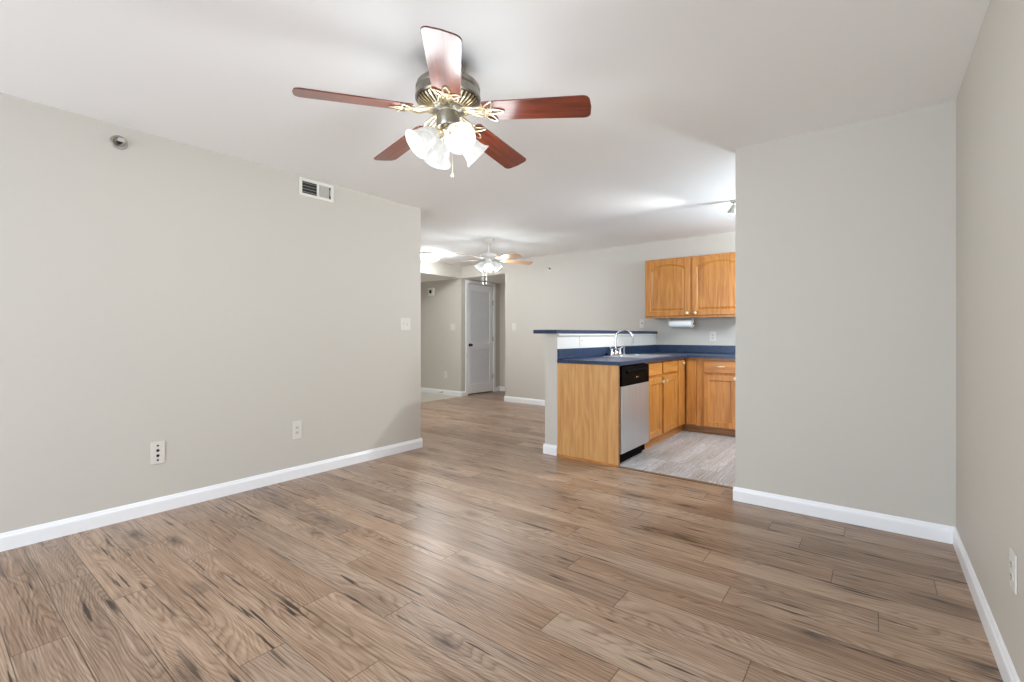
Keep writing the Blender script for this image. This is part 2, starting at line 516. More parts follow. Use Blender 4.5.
struct('wall_hall', MB().box(XH-0.12, XH, YB+0.12, DY0, 0, ZL).box(XH-0.12, XH, DY1, 7.6, 0, ZL)
       .box(XH-0.12, XH, DY0, DY1, DZ, ZL).box(XH-0.125, XH-0.11, DY0, DY1, 0, DZ), WALL)
struct('wall_hall_end', MB().box(XH, -4.0, 7.48, 7.6, 0, ZL), WALL)
struct('wall_hall_side', MB().box(-4.1, -4.0, YB+0.12, 7.48, 0, H), WALL)
# wall behind the camera with its patio door and window
struct('wall_window', MB().box(XL, -2.85, YW-0.1, YW, 0, H).box(-0.95, -0.60, YW-0.1, YW, 0, H).box(0.30, XR, YW-0.1, YW, 0, H)
       .box(-2.85, -0.95, YW-0.1, YW, 2.15, H).box(-0.60, 0.30, YW-0.1, YW, 2.1, H).box(-0.60, 0.30, YW-0.1, YW, 0, 0.6), WALL)
def glazed(name, x0, x1, y, z0, z1, mid=True):
    mb = MB()
    for a, b in ((x0, x0+0.05), (x1-0.05, x1))+((((x0+x1)/2-0.03, (x0+x1)/2+0.03),) if mid else ()):
        mb.box(a, b, y-0.03, y+0.03, z0, z1, 0.003)
    mb.box(x0+0.05, x1-0.05, y-0.025, y+0.025, z0, z0+0.05, 0.003).box(x0+0.05, x1-0.05, y-0.025, y+0.025, z1-0.05, z1, 0.003)
    o = struct(name, mb, TRIM)
    obj('window_pane', MB().box(x0+0.04, x1-0.04, y-0.003, y+0.003, z0+0.04, z1-0.04), PANE, o)
glazed('door_2', -2.85, -0.95, YW-0.05, 0, 2.15)
glazed('window_1', -0.60, 0.30, YW-0.05, 0.6, 2.1)
glazed('window_2', -5.65, -4.35, YLE-0.06, 0.65, 2.05)
# half wall of the peninsula: painted white over the counter
hw = struct('wall_peninsula', MB().box(PW0, PW1, PY, YB, 0, 1.163), [WALL, WHITE_WALL])
for p in hw.data.polygons:
    if p.normal.x > 0.9: p.material_index = 1
struct('trim_1', MB().box(PW1, PW1+0.014, PY+0.005, YB, 1.142, 1.163, 0.002), WHITE_WALL)
struct('trim_2', MB().prism([(-1.79, 3.772, 0), (-1.79, 3.779, 0.006), (-1.79, 3.811, 0.006), (-1.79, 3.818, 0)], (1.02, 0, 0)),
       plain('dark_transition_strip', (112, 84, 62), 0.4))

# ---- baseboards: profile of thickness and height
BB = [(0, 0), (0.014, 0), (0.014, 0.066), (0.0125, 0.073), (0.0085, 0.080), (0.0065, 0.088), (0.003, 0.094), (0, 0.094)]
def baseboard(name, runs):
    """runs: ((x, y) start, (x, y) end, outward normal (nx, ny)); ends are carried on by one thickness where they wrap"""
    mb = MB()
    for (x0, y0), (x1, y1), (nx, ny) in runs:
        mb.loops([[(x0+nx*t, y0+ny*t, z) for t, z in BB], [(x1+nx*t, y1+ny*t, z) for t, z in BB]])
    return struct(name, mb, TRIM)
T = 0.014
baseboard('baseboard_left', [((XL, YW), (XL, YLE+T), (1, 0)), ((XL-0.12, YLE), (XL, YLE), (0, 1))])
baseboard('baseboard_partition', [((XPL-T, YP), (XR, YP), (0, -1)), ((XPL, YP), (XPL, YP+0.115), (-1, 0))])
baseboard('baseboard_right', [((XR, YW), (XR, YP), (-1, 0))])
baseboard('baseboard_back', [((XBL-T, YB), (PW0, YB), (0, -1)), ((XBL, YB), (XBL, YB+0.12), (-1, 0))])
baseboard('baseboard_entry', [((-8.0, YB), (XH+T, YB), (0, -1)), ((XH, YB), (XH, 6.452), (1, 0))])
baseboard('baseboard_hall', [((XH, 7.48), (-4.1, 7.48), (0, -1)), ((XH, 7.335), (XH, 7.48), (1, 0))])
baseboard('baseboard_peninsula', [((PW0, PY), (PW0, YB), (-1, 0)), ((PW0-T, PY), (PW1, PY), (0, -1))])
baseboard('baseboard_dining', [((-6.1, YLE), (XL-0.12, YLE), (0, 1))])

# ---- louvred closet door in the hall, seen through the opening
cs = MB()
for a, b, z0, z1 in ((DY0-0.06, DY0, 0, DZ+0.06), (DY1, DY1+0.06, 0, DZ+0.06), (DY0, DY1, DZ, DZ+0.06)):
    cs.box(XH, XH+0.018, a, b, z0, z1, 0.004)
struct('trim_3', cs, TRIM)
fx = XH-0.004       # face of the door
dm = MB()
y0, y1 = DY0+0.004, DY1-0.004
st = 0.09
dm.box(fx-0.035, fx, y0, y0+st, 0.026, DZ-0.005, 0.002).box(fx-0.035, fx, y1-st, y1, 0.026, DZ-0.005, 0.002)
for z0, z1 in ((0.026, 0.20), (0.86, 0.98), (DZ-0.125, DZ-0.005)):
    dm.box(fx-0.035, fx, y0+st, y1-st, z0, z1, 0.002)
dr = struct('door_1', dm, DOORW)
for z0, z1 in ((0.20, 0.86), (0.98, DZ-0.125)):
    lv = MB(); n = int((z1-z0)/0.032)
    for i in range(n):
        z = z0+(i+0.5)*(z1-z0)/n
        lv.prism([(fx-0.030, y0+st, z+0.016), (fx-0.026, y0+st, z+0.019), (fx-0.006, y0+st, z-0.013), (fx-0.010, y0+st, z-0.016)], (0, y1-y0-2*st, 0))
    lv.box(fx-0.033, fx-0.031, y0+st, y1-st, z0, z1)
    obj('louvre_panel', lv, DOORW, dr)
kb = MB().lathe([(0.030, 0), (0.030, 0.005), (0.012, 0.010), (0.011, 0.030), (0.024, 0.036), (0.029, 0.048), (0.024, 0.060), (0.0, 0.064)], (fx, y0+0.065, 0.957), (1, 0, 0), 20, 0, True)
obj('door_knob', kb, PEWTERD, dr)['label'] = 'dark round door knob'
for z in (0.32, 1.07, 1.80):
    obj('hinge', MB().box(fx, fx+0.006, y1-0.012, y1+0.004, z-0.045, z+0.045, 0.001).cyl((fx+0.010, y1+0.003, z-0.047), (fx+0.010, y1+0.003, z+0.047), 0.006), NICKEL, dr)

# ------------------------------------------------------------------ kitchen
XF = -1.800     # face frames of the peninsula cabinets
YF = 5.670      # face frames of the back run
CZ = 0.883      # top of the base cabinets
def panel_front(mb, o, U, V, N, w, h, t=0.018, stile=0.055, rb=0.055, rt=0.055, arch=0.0, raised=False, flat=False, bev=0.004):
    """a cabinet door or drawer front standing on its lower left corner o, seen from outside"""
    o, U, V, N = Vector(o), Vector(U), Vector(V), Vector(N)
    n = 14 if arch else 1
    def outer(i): return [(i, i), (w-i, i)]+[(w-i-(w-2*i)*k/n, h-i) for k in range(n+1)]
    def inner(i):
        a, b = stile+i, w-stile-i
        pts = [(a, rb+i), (b, rb+i)]
        for k in range(n+1):
            x = 1-2*k/n
            pts.append(((a+b)/2+x*(b-a)/2, h-rt-i-arch*x*x))
        return pts
    def put(l, d): return [o+U*u+V*v+N*d for u, v in l]
    lp = [put(outer(0), 0), put(outer(0), t-bev), put(outer(bev), t)]
    if not flat:
        lp += [put(inner(-0.002), t), put(inner(0.004), t-0.004), put(inner(0.006), t-0.009)]
        if raised: lp += [put(inner(0.012), t-0.009), put(inner(0.036), t-0.0015)]
    mb.loops(lp)
    return mb
def knob(parent, p, N, name='knob', mat=None):
    mb = MB().lathe([(0.009, 0), (0.007, 0.004), (0.0065, 0.014), (0.015, 0.018), (0.0185, 0.024), (0.015, 0.031), (0.0, 0.034)], p, N, 18, 0, True)
    return obj(name, mb, mat or KNOB, parent)

# --- end panel of the peninsula
ep = thing('cabinet_end_panel', (-2.09, 3.807, 0), 'oak veneer end panel closing the peninsula beside the dishwasher', 'cabinet panel')
obj('panel', MB().box(PW1+0.001, -1.772, PY, PY+0.019, 0, CZ, 0.001), OAKPANEL, ep)
obj('shoe_moulding', MB().loops([[(x, PY, 0), (x, PY-0.012, 0), (x, PY-0.011, 0.007), (x, PY-0.006, 0.013), (x, PY, 0.016)] for x in (PW1+0.004, -1.772)]), OAKX, ep)
obj('edge_band', MB().box(-1.772, -1.769, PY+0.001, PY+0.019, 0, CZ), OAKTOE, ep)

# --- dishwasher
DWX = -1.762
dw0, dw1 = 3.838, 4.472
dw = thing('dishwasher', (-2.05, (dw0+dw1)/2, 0), 'stainless steel dishwasher with a black control panel in the peninsula', 'dishwasher')
obj('tub', MB().box(PW1+0.03, DWX-0.045, dw0, dw1, 0.02, CZ-0.008), BLACKM, dw)
obj('door', MB().box(DWX-0.044, DWX, dw0+0.004, dw1-0.004, 0.10, 0.692, 0.004, seg=2), STEEL, dw)
cp = obj('control_panel', MB().box(DWX-0.044, DWX+0.002, dw0+0.003, dw1-0.003, 0.694, 0.868, 0.005, seg=2), BLACK, dw)
obj('handle_recess', MB().prism([(DWX+0.002, dw0+0.10, 0.800), (DWX+0.016, dw0+0.10, 0.812), (DWX+0.016, dw0+0.10, 0.822), (DWX+0.002, dw0+0.10, 0.836)], (0, dw1-dw0-0.20, 0)), BLACKM, cp)
obj('latch', MB().box(DWX+0.002, DWX+0.004, 4.165, 4.21, 0.757, 0.764).box(DWX+0.002, DWX+0.005, 4.150, 4.168, 0.752, 0.770, 0.001), CHROME, cp)['label'] = 'small silver badge and latch mark'
obj('toe_panel', MB().box(DWX-0.06, DWX-0.048, dw0+0.002, dw1-0.06, 0.0, 0.098, 0.001), BLACK, dw)
vs = MB()
for i in range(9): vs.box(DWX-0.048, DWX-0.0465, dw0+0.06+i*0.05, dw0+0.09+i*0.05, 0.03, 0.065)
obj('vent_slots', vs, BLACKM, dw)

# --- sink base cabinet
sb0, sb1 = 4.480, 5.400
sbc = thing('sink_base_cabinet', (-2.1, (sb0+sb1)/2, 0), 'oak base cabinet with two doors under the sink, right of the dishwasher', 'cabinet')
cz = MB()
cz.box(PW1+0.002, PW1+0.016, sb0, sb1, 0.0, CZ).box(PW1+0.016, XF-0.02, sb0, sb0+0.016, 0.088, CZ).box(PW1+0.016, XF-0.02, sb1-0.016, sb1, 0.088, CZ).box(PW1+0.016, XF-0.02, sb0+0.016, sb1-0.016, 0.095, 0.11)
obj('carcass', cz, OAKY, sbc)
ff = MB()
for a, b in ((sb0, sb0+0.045), (4.893, 4.938), (sb1-0.035, sb1)): ff.box(XF-0.019, XF, a, b, 0.088, CZ)
for a, b in ((sb0+0.045, 4.893), (4.938, sb1-0.035)):
    for z0, z1 in ((0.088, 0.125), (0.70, 0.735), (0.85, CZ)): ff.box(XF-0.019, XF-0.0005, a, b, z0, z1)
obj('face_frame', ff, OAKZ, sbc)
obj('toe_kick', MB().box(XF-0.05, XF-0.036, sb0+0.0, 5.72, 0, 0.088), OAKY, sbc)
for i, (a, b) in enumerate(((4.506, 4.890), (4.936, 5.378))):
    obj('false_drawer_front', panel_front(MB(), (XF, a, 0.736), (0, 1, 0), (0, 0, 1), (1, 0, 0), b-a, 0.128, flat=True, bev=0.006), OAKY, sbc)
    d = obj('door', panel_front(MB(), (XF, a, 0.100), (0, 1, 0), (0, 0, 1), (1, 0, 0), b-a, 0.606, raised=False, stile=0.06, rb=0.06, rt=0.06), OAKZ, sbc)
    knob(d, (XF+0.018, b-0.028 if i == 0 else a+0.028, 0.658), (1, 0, 0))

# --- corner cabinet with a folding door
cc = thing('corner_base_cabinet', (-2.05, 5.98, 0), 'oak corner base cabinet with a narrow folding door where the counters meet', 'cabinet')
CX1 = -1.600
obj('carcass', MB().box(PW1+0.002, XF-0.02, sb1+0.001, 5.66, 0.09, CZ).box(PW1+0.002, CX1-0.001, YF+0.02, YB-0.004, 0.09, CZ), OAKZ, cc)
obj('face_frame', MB().box(XF-0.019, XF, sb1+0.001, sb1+0.022, 0.088, CZ).box(XF-0.019, XF-0.001, sb1+0.022, YF+0.02, 0.853, CZ).box(XF-0.019, XF-0.001, sb1+0.022, YF+0.02, 0.088, 0.10)
    .box(XF, -1.655, YF, YF+0.019, 0.853, CZ).box(XF, -1.655, YF, YF+0.019, 0.088, 0.10).box(-1.655, CX1-0.001, YF, YF+0.019, 0.088, CZ), OAKZ, cc)
lf = obj('door_leaf', panel_front(MB(), (XF, sb1+0.020, 0.098), (0, 1, 0), (0, 0, 1), (1, 0, 0), 0.206, 0.757, flat=True, bev=0.005), OAKZ, cc)
knob(lf, (XF+0.018, 5.530, 0.820), (1, 0, 0))
obj('door_leaf', panel_front(MB(), (-1.774, YF, 0.098), (1, 0, 0), (0, 0, 1), (0, -1, 0), 0.114, 0.757, flat=True, bev=0.005), OAKZ, cc)
obj('toe_kick', MB().box(XF-0.035, CX1, YF+0.05, YF+0.064, 0, 0.088), OAKTOE, cc)

# --- drawer base cabinet of the back run
db0, db1 = CX1+0.001, -0.880
dbc = thing('drawer_base_cabinet', ((db0+db1)/2, 6.0, 0), 'oak base cabinet with drawer and door on the back wall, beside the partition', 'cabinet')
obj('carcass', MB().box(db0, db0+0.016, YF+0.02, YB-0.004, 0.088, CZ).box(db1-0.016, db1, YF+0.02, YB-0.004, 0, CZ).box(db0+0.016, db1-0.016, YF+0.02, YB-0.004, 0.09, 0.106).box(db0+0.016, db1-0.016, YB-0.012, YB-0.004, 0.106, CZ), OAKZ, dbc)
ff = MB()
for a, b in ((db0, db0+0.04), (-1.232, -1.200), (db1-0.035, db1)): ff.box(a, b, YF, YF+0.019, 0.088, CZ)
for a, b in ((db0+0.04, -1.232), (-1.200, db1-0.035)):
    for z0, z1 in ((0.088, 0.11), (0.685, 0.72), (0.853, CZ)): ff.box(a, b, YF+0.0005, YF+0.019, z0, z1)
obj('face_frame', ff, OAKZ, dbc)
obj('toe_kick', MB().box(db0, db1, YF+0.05, YF+0.064, 0, 0.088), OAKTOE, dbc)
def pull(parent, x, y, z):
    pts = [(x-0.05, y, z), (x-0.048, y-0.016, z), (x-0.025, y-0.026, z), (x, y-0.028, z), (x+0.025, y-0.026, z), (x+0.048, y-0.016, z), (x+0.05, y, z)]
    mb = MB().tube(pts, [0.006, 0.005, 0.0065, 0.0085, 0.0065, 0.005, 0.006], 10)
    return obj('handle', mb, KNOB, parent)
for i, (a, b) in enumerate(((-1.576, -1.222), (-1.210, -0.896))):
    d = obj('drawer', panel_front(MB(), (a, YF, 0.716), (1, 0, 0), (0, 0, 1), (0, -1, 0), b-a, 0.140, flat=True, bev=0.006), OAKX, dbc)
    pull(d, (a+b)/2, YF-0.018, 0.790)
    d = obj('door', panel_front(MB(), (a, YF, 0.096), (1, 0, 0), (0, 0, 1), (0, -1, 0), b-a, 0.592, stile=0.058, rb=0.058, rt=0.058), OAKZ, dbc)
    knob(d, (b-0.016 if i == 0 else a+0.022, YF-0.018, 0.660), (0, -1, 0))

# --- worktop with backsplash: one continuous L
CT0, CT1 = CZ+0.0005, 0.916
wt = thing('worktop', (-2.0, 5.2, CT0), 'navy blue laminate worktop turning the corner over the oak base cabinets', 'countertop')
SX0, SX1, SY0, SY1 = -2.300, -1.865, 4.560, 5.330     # cut-out of the sink
ex, ey = -1.752, 5.628
mb = MB()
xs = [PW1+0.001, SX0, SX1, ex]
mb.box(xs[0], ex, PY-0.006, SY0, CT0, CT1).box(xs[0], SX0, SY0, SY1, CT0, CT1).box(SX1, ex, SY0, SY1, CT0, CT1).box(xs[0], ex, SY1, YB-0.001, CT0, CT1).box(ex, -0.87, ey, YB-0.001, CT0, CT1)
bm = mb.bm
bmesh.ops.remove_doubles(bm, verts=bm.verts[:], dist=1e-5)
obj('counter_top', mb, NAVY, wt)
obj('backsplash', MB().box(PW1+0.001, PW1+0.021, PY-0.006, YB-0.001, CT1, 1.016, 0.003).box(PW1+0.021, -0.87, YB-0.021, YB-0.001, CT1, 1.016, 0.003), NAVY, wt)

# --- raised breakfast bar on the half wall
bp = [(-2.650, 3.752), (-2.380, 3.752), (-2.380, YB-0.002), (-2.650, YB-0.002)]
tag(obj('breakfast_bar_top', MB().prism([(x, y, 1.1635) for x, y in bp], (0, 0, 0.036), bev=0.004), NAVY), 'long narrow navy laminate bar top on the white half wall', 'bar top')

# --- sink
sk = thing('kitchen_sink', ((SX0+SX1)/2, (SY0+SY1)/2, CT1), 'stainless steel double bowl sink set into the navy worktop', 'sink')
def bowl_loops(x0, x1, y0, y1, r, z, n=5):
    pts = []
    for cx, cy, a in ((x1-r, y1-r, 0), (x0+r, y1-r, 90), (x0+r, y0+r, 180), (x1-r, y0+r, 270)):
        for k in range(n+1):
            t = math.radians(a+90*k/n); pts.append((cx+r*math.cos(t), cy+r*math.sin(t), z))
    return pts
rim = MB()
rx0, rx1, ry0, ry1 = SX0-0.018, SX1+0.018, SY0-0.018, SY1+0.018
ym = (SY0+SY1)/2
for a, b in ((ry0, ym), (ym, ry1)):
    rim.loops([bowl_loops(rx0, rx1, a, b, 0.004, CT1+0.0005), bowl_loops(rx0+0.001, rx1-0.001, a, b, 0.004, CT1+0.006),
               bowl_loops(rx0+0.055, rx1-0.03, a+0.022, b-0.022, 0.03, CT1+0.005),
               bowl_loops(rx0+0.058, rx1-0.033, a+0.025, b-0.025, 0.03, CT1-0.004)], cap0=False, cap1=False, smooth=False)
obj('rim', rim, STEEL, sk)
for a, b in ((ry0, ym), (ym, ry1)):
    m_ = MB().loops([bowl_loops(rx0+0.058, rx1-0.033, a+0.025, b-0.025, 0.03, CT1-0.004), bowl_loops(rx0+0.065, rx1-0.04, a+0.032, b-0.032, 0.035, CT1-0.15),
                     bowl_loops(rx0+0.09, rx1-0.065, a+0.057, b-0.057, 0.03, CT1-0.165)], cap0=False, cap1=True, smooth=True)
    bw = obj('bowl', m_, STEEL, sk)
    obj('drain', MB().lathe([(0.042, 0), (0.042, 0.003), (0.03, 0.004), (0.0, 0.001)], ((rx0+rx1)/2, (a+b)/2, CT1-0.1648), (0, 0, 1), 20), CHROME, bw)

# --- faucet: gooseneck with two lever handles and a side spray, on the sink's rear ledge
fxx, fyy, fz = -2.288, 4.835, CT1+0.0055
fc = thing('faucet', (fxx, fyy, fz), 'chrome gooseneck faucet with two handles behind the sink', 'faucet')
obj('base_plate', MB().loops([bowl_loops(fxx-0.026, fxx+0.026, fyy-0.13, fyy+0.13, 0.024, fz), bowl_loops(fxx-0.026, fxx+0.026, fyy-0.13, fyy+0.13, 0.024, fz+0.008), bowl_loops(fxx-0.021, fxx+0.021, fyy-0.125, fyy+0.125, 0.02, fz+0.013)]), CHROME, fc)
obj('spout_base', MB().lathe([(0.024, 0), (0.024, 0.02), (0.017, 0.03), (0.016, 0.06), (0.019, 0.066), (0.013, 0.075), (0.0, 0.076)], (fxx, fyy, fz+0.012), n=20), CHROME, fc)
pts = [(fxx, fyy, fz+0.07), (fxx, fyy, fz+0.19)]
R = 0.095
for i in range(1, 13):
    t = PI-PI*0.86*i/12
    pts.append((fxx+R+R*math.cos(t), fyy+0.02*i/12, fz+0.19+R*math.sin(t)))
sp = obj('spout', MB().tube(pts, 0.0115, 12), CHROME, fc)
e = Vector(pts[-1]); d = (Vector(pts[-1])-Vector(pts[-2])).normalized()
obj('aerator', MB().cyl(e-d*0.002, e+d*0.02, 0.0145), CHROME, sp)
for sgn in (-1, 1):
    y = fyy+sgn*0.10
    h_ = obj('handle_base', MB().lathe([(0.023, 0), (0.023, 0.018), (0.016, 0.028), (0.015, 0.045), (0.02, 0.052), (0.018, 0.062), (0.0, 0.066)], (fxx, y, fz+0.012), n=20), CHROME, fc)
    obj('lever', MB().tube([(fxx, y, fz+0.070), (fxx+0.006, y+sgn*0.02, fz+0.080), (fxx+0.012, y+sgn*0.055, fz+0.092)], [0.008, 0.007, 0.0085], 10), CHROME, h_)
sy = fyy+0.21
obj('side_spray', MB().lathe([(0.022, 0), (0.022, 0.006), (0.013, 0.012), (0.012, 0.05), (0.016, 0.075), (0.019, 0.1), (0.013, 0.108), (0, 0.11)], (fxx, sy, fz), n=18), CHROME, fc)
# the rubber stopper beside it
tag(obj('sink_stopper', MB().lathe([(0.0, 0), (0.036, 0.0), (0.038, 0.004), (0.030, 0.012), (0.012, 0.016), (0.010, 0.026), (0.013, 0.032), (0.0, 0.034)], (-2.335, 4.700, CT1+0.0005), n=20), BLACKM),
    'small black rubber stopper on the worktop left of the faucet', 'sink stopper')

# --- wall cabinet
YU = 6.048
wc = thing('wall_cabinet', (-1.83, 6.19, 1.369), 'oak wall cabinet with two arched doors over the counter', 'cabinet')
ux0, ux1, uz0, uz1 = -2.436, -1.222, 1.369, 2.140
obj('carcass', MB().box(ux0, ux1, YU+0.019, YB-0.001, uz0+0.012, uz1), OAKZ, wc)
ff = MB()
for a, b in ((ux0, ux0+0.04), (-1.865, -1.800), (ux1-0.04, ux1)): ff.box(a, b, YU, YU+0.019, uz0, uz1)
for a, b in ((ux0+0.04, -1.865), (-1.800, ux1-0.04)):
    ff.box(a, b, YU, YU+0.019, uz0, uz0+0.045).box(a, b, YU, YU+0.019, uz1-0.045, uz1)
obj('face_frame', ff, OAKZ, wc)
for i, (a, b) in enumerate(((-2.424, -1.846), (-1.822, -1.236))):
    d = obj('door', panel_front(MB(), (a, YU, uz0+0.026), (1, 0, 0), (0, 0, 1), (0, -1, 0), b-a, 0.722, stile=0.062, rb=0.062, rt=0.055, arch=0.055, raised=True), OAKZ, wc)
    knob(d, (b-0.030 if i == 0 else a+0.045, YU-0.018, 1.427), (0, -1, 0))

# --- paper towel holder and roll under the wall cabinet
ph = thing('paper_towel_holder', (-2.0, 6.15, 1.369), 'white plastic paper towel holder under the wall cabinet', 'paper towel holder')
def arm(x, s, zc):
    lp = []
    for t in (-0.005, 0.005):
        pts = [(x+t, 6.15-0.022, 1.380), (x+t, 6.15+0.022, 1.380)]
        for k in range(13):
            pts.append((x+t, 6.15+0.040*math.cos(math.radians(50-280*k/12)), zc+0.040*math.sin(math.radians(50-280*k/12))))
        lp.append(pts)
    return MB().loops(lp)
obj('bracket', arm(-1.842, 1, 1.293), PLASTIC, ph)
obj('bracket', arm(-2.146, -1, 1.293), PLASTIC, ph)
obj('mounting_plate', MB().box(-2.151, -1.837, 6.128, 6.172, 1.3795, 1.381), PLASTIC, ph)
obj('rod', MB().cyl((-2.141, 6.15, 1.293), (-1.847, 6.15, 1.293), 0.009), PLASTIC_G, ph)
obj('hub_cap', MB().lathe([(0.015, 0), (0.015, 0.004), (0, 0.006)], (-1.837, 6.15, 1.293), (1, 0, 0), 16), BLACKM, ph)
pr = thing('paper_towel_roll', (-2.005, 6.15, 1.243), 'white roll of paper towels hanging under the oak wall cabinet', 'paper towels')
obj('paper', MB().lathe([(0.021, 0), (0.049, 0), (0.0505, 0.003), (0.0505, 0.277), (0.049, 0.28), (0.021, 0.28), (0.021, 0)], (-2.133, 6.15, 1.2925), (1, 0, 0), 40), PAPER, pr)
obj('cardboard_core', MB().lathe([(0.0195, -0.001), (0.021, -0.001), (0.021, 0.281), (0.0195, 0.281), (0.0195, -0.001)], (-2.133, 6.15, 1.2925), (1, 0, 0), 30), plain('cardboard', (170, 140, 105), 0.8), pr)

# ------------------------------------------------------------------ wall devices
def frame_of(nrm):
    n = Vector(nrm); v = Vector((0, 0, 1)); u = v.cross(n)   # u points right as seen from the room
    return u.normalized(), v, n
def rbox(mb, c, fr, u0, u1, v0, v1, d0, d1, bev=0.0):
    u, v, n = fr; c = Vector(c)
    t = bmesh.new()
    vs = [t.verts.new(c+u*a+v*b+n*d) for a in (u0, u1) for b in (v0, v1) for d in (d0, d1)]
    for f in ((0, 1, 3, 2), (4, 6, 7, 5), (0, 4, 5, 1), (2, 3, 7, 6), (0, 2, 6, 4), (1, 5, 7, 3)): t.faces.new([vs[i] for i in f])
    if bev: bmesh.ops.bevel(t, geom=t.edges[:], offset=bev, segments=2, affect='EDGES', profile=0.5)
    mb._merge(t); return mb
def plate(name, c, nrm, w, h, label, cat, group=None, mat=None):
    fr = frame_of(nrm)
    t = thing(name, c, label, cat, group)
    obj('cover_plate', rbox(MB(), c, fr, -w/2, w/2, -h/2, h/2, 0.0003, 0.006, 0.0022), mat or PLATE, t)
    return t, fr
def outlet(c, nrm, label, w=0.076, h=0.122, group=None, mat=None):
    t, fr = plate('wall_outlet', c, nrm, w, h, label, 'wall outlet', group, mat)
    u, v, n = fr
    for s in (-1, 1):
        cc_ = Vector(c)+v*(0.0195*s)
        lp = []
        for d in (0.006, 0.0085):
            lp.append([cc_+u*(0.0165*math.cos(a))+v*(max(-0.0125, min(0.0125, 0.0165*math.sin(a))))+n*d for a in [2*PI*k/24 for k in range(24)]])
        rc = obj('receptacle', MB().loops(lp), PLASTIC_G, t)
        sl = MB()
        rbox(sl, cc_, fr, -0.0075, -0.0050, -0.002, 0.007, 0.0086, 0.0090); rbox(sl, cc_, fr, 0.0050, 0.0075, -0.002, 0.007, 0.0086, 0.0090)
        sl.cyl(cc_+n*0.0086-v*0.008, cc_+n*0.009-v*0.008, 0.0028, n=10)
        obj('slots', sl, DARK, rc)
    obj('screw', MB().cyl(Vector(c)+n*0.006, Vector(c)+n*0.0072, 0.003, n=10), PLASTIC_G, t)
    return t
def switch(c, nrm, label, gang=1, group=None, h=0.122, rocker=False):
    w = 0.076+0.046*(gang-1)
    t, fr = plate('light_switch', c, nrm, w, h, label, 'light switch', group)
    u, v, n = fr
    for i in range(gang):
        x = (i-(gang-1)/2)*0.046
        if rocker:
            obj('rocker', rbox(MB(), c, fr, x-0.016, x+0.016, -0.033, 0.033, 0.006, 0.010, 0.002), PLASTIC_G, t)
        else:
            b_ = obj('switch_slot', rbox(MB(), c, fr, x-0.006, x+0.006, -0.012, 0.012, 0.006, 0.0068), PLASTIC_G, t)
            cc_ = Vector(c)+u*x
            s = 1 if i % 2 == 0 else -1
            obj('toggle', MB().loops([[cc_+u*a+v*(b+s*0.002)+n*0.0068 for a, b in ((-0.0045, -0.005), (0.0045, -0.005), (0.0045, 0.005), (-0.0045, 0.005))],
                                      [cc_+u*a+v*(b+s*0.010)+n*0.018 for a, b in ((-0.0035, -0.003), (0.0035, -0.003), (0.0035, 0.003), (-0.0035, 0.003))]]), PLASTIC, b_)
    for s in (-1, 1):
        for i in range(gang):
            q = Vector(c)+u*((i-(gang-1)/2)*0.046)+v*(0.03*s if not rocker else 0.048*s)
            obj('screw', MB().cyl(q+n*0.006, q+n*0.0072, 0.003, n=10), PLASTIC_G, t)
    return t
LW, BWN, RW, PN = (1, 0, 0), (0, -1, 0), (-1, 0, 0), (1, 0, 0)
# cable and phone plate: four small round jacks one above another
t, fr = plate('jack_plate', (XL, 0.996, 0.386), LW, 0.078, 0.142, 'white jack plate with a column of dark holes, low on the left wall', 'wall plate')
for dz, r, m_ in ((0.047, 0.003, PEWTERD), (0.016, 0.006, DARK), (-0.018, 0.006, DARK), (-0.047, 0.003, PEWTERD)):
    o = Vector((XL+0.006, 0.996, 0.386+dz))
    obj('jack', MB().lathe([(r+0.003, 0), (r+0.003, 0.0015), (r, 0.002), (r, 0.0008), (0, 0.0008)], o, (1, 0, 0), 16), m_, t)
outlet((XL, 1.922, 0.386), LW, 'white duplex outlet low on the left wall, nearer the dining room', 0.080, 0.145)
switch((XL, 3.022, 1.257), LW, 'white two gang switch plate near the end of the left wall', 2)
outlet((XR, 2.152, 0.402), RW, 'white duplex outlet low on the right wall at the picture edge')
switch((-4.878, YB, 1.285), BWN, 'white switch plate on the back wall beside the hall opening', 1)
switch((PW1, 4.255, 1.085), PN, 'white switch plate under the bar top, nearest the peninsula end', 1, h=0.105)
outlet((PW1, 5.560, 1.080), PN, 'white outlet under the bar top, right of the faucet')
outlet((-1.655, YB, 1.130), BWN, 'white outlet on the kitchen wall under the wall cabinet')
t, fr = plate('phone_plate', (-2.600, YB, 1.310), BWN, 0.074, 0.118, 'white phone jack plate on the wall left of the oak wall cabinet', 'wall plate')
obj('jack', rbox(MB(), (-2.600, YB, 1.310), fr, -0.007, 0.007, -0.004, 0.012, 0.006, 0.0075), DARK, t)
switch((-6.337, YB, 1.300), BWN, 'white switch plate on the shaded entry wall left of the hall', 2)
outlet((-6.540, YB, 0.385), BWN, 'white outlet low on the shaded entry wall')
# alarm sounder on the entry wall
t = thing('fire_alarm', (-6.915, YB, 1.995), 'white fire alarm sounder high on the shaded entry wall', 'fire alarm')
fr = frame_of(BWN); c0 = (-6.915, YB, 1.995)
obj('housing', rbox(MB(), c0, fr, -0.075, 0.075, -0.075, 0.075, 0.0003, 0.045, 0.008), PLASTIC, t)
obj('strobe_lens', rbox(MB(), c0, fr, -0.020, 0.034, -0.030, 0.036, 0.045, 0.062, 0.006), DARK, t)
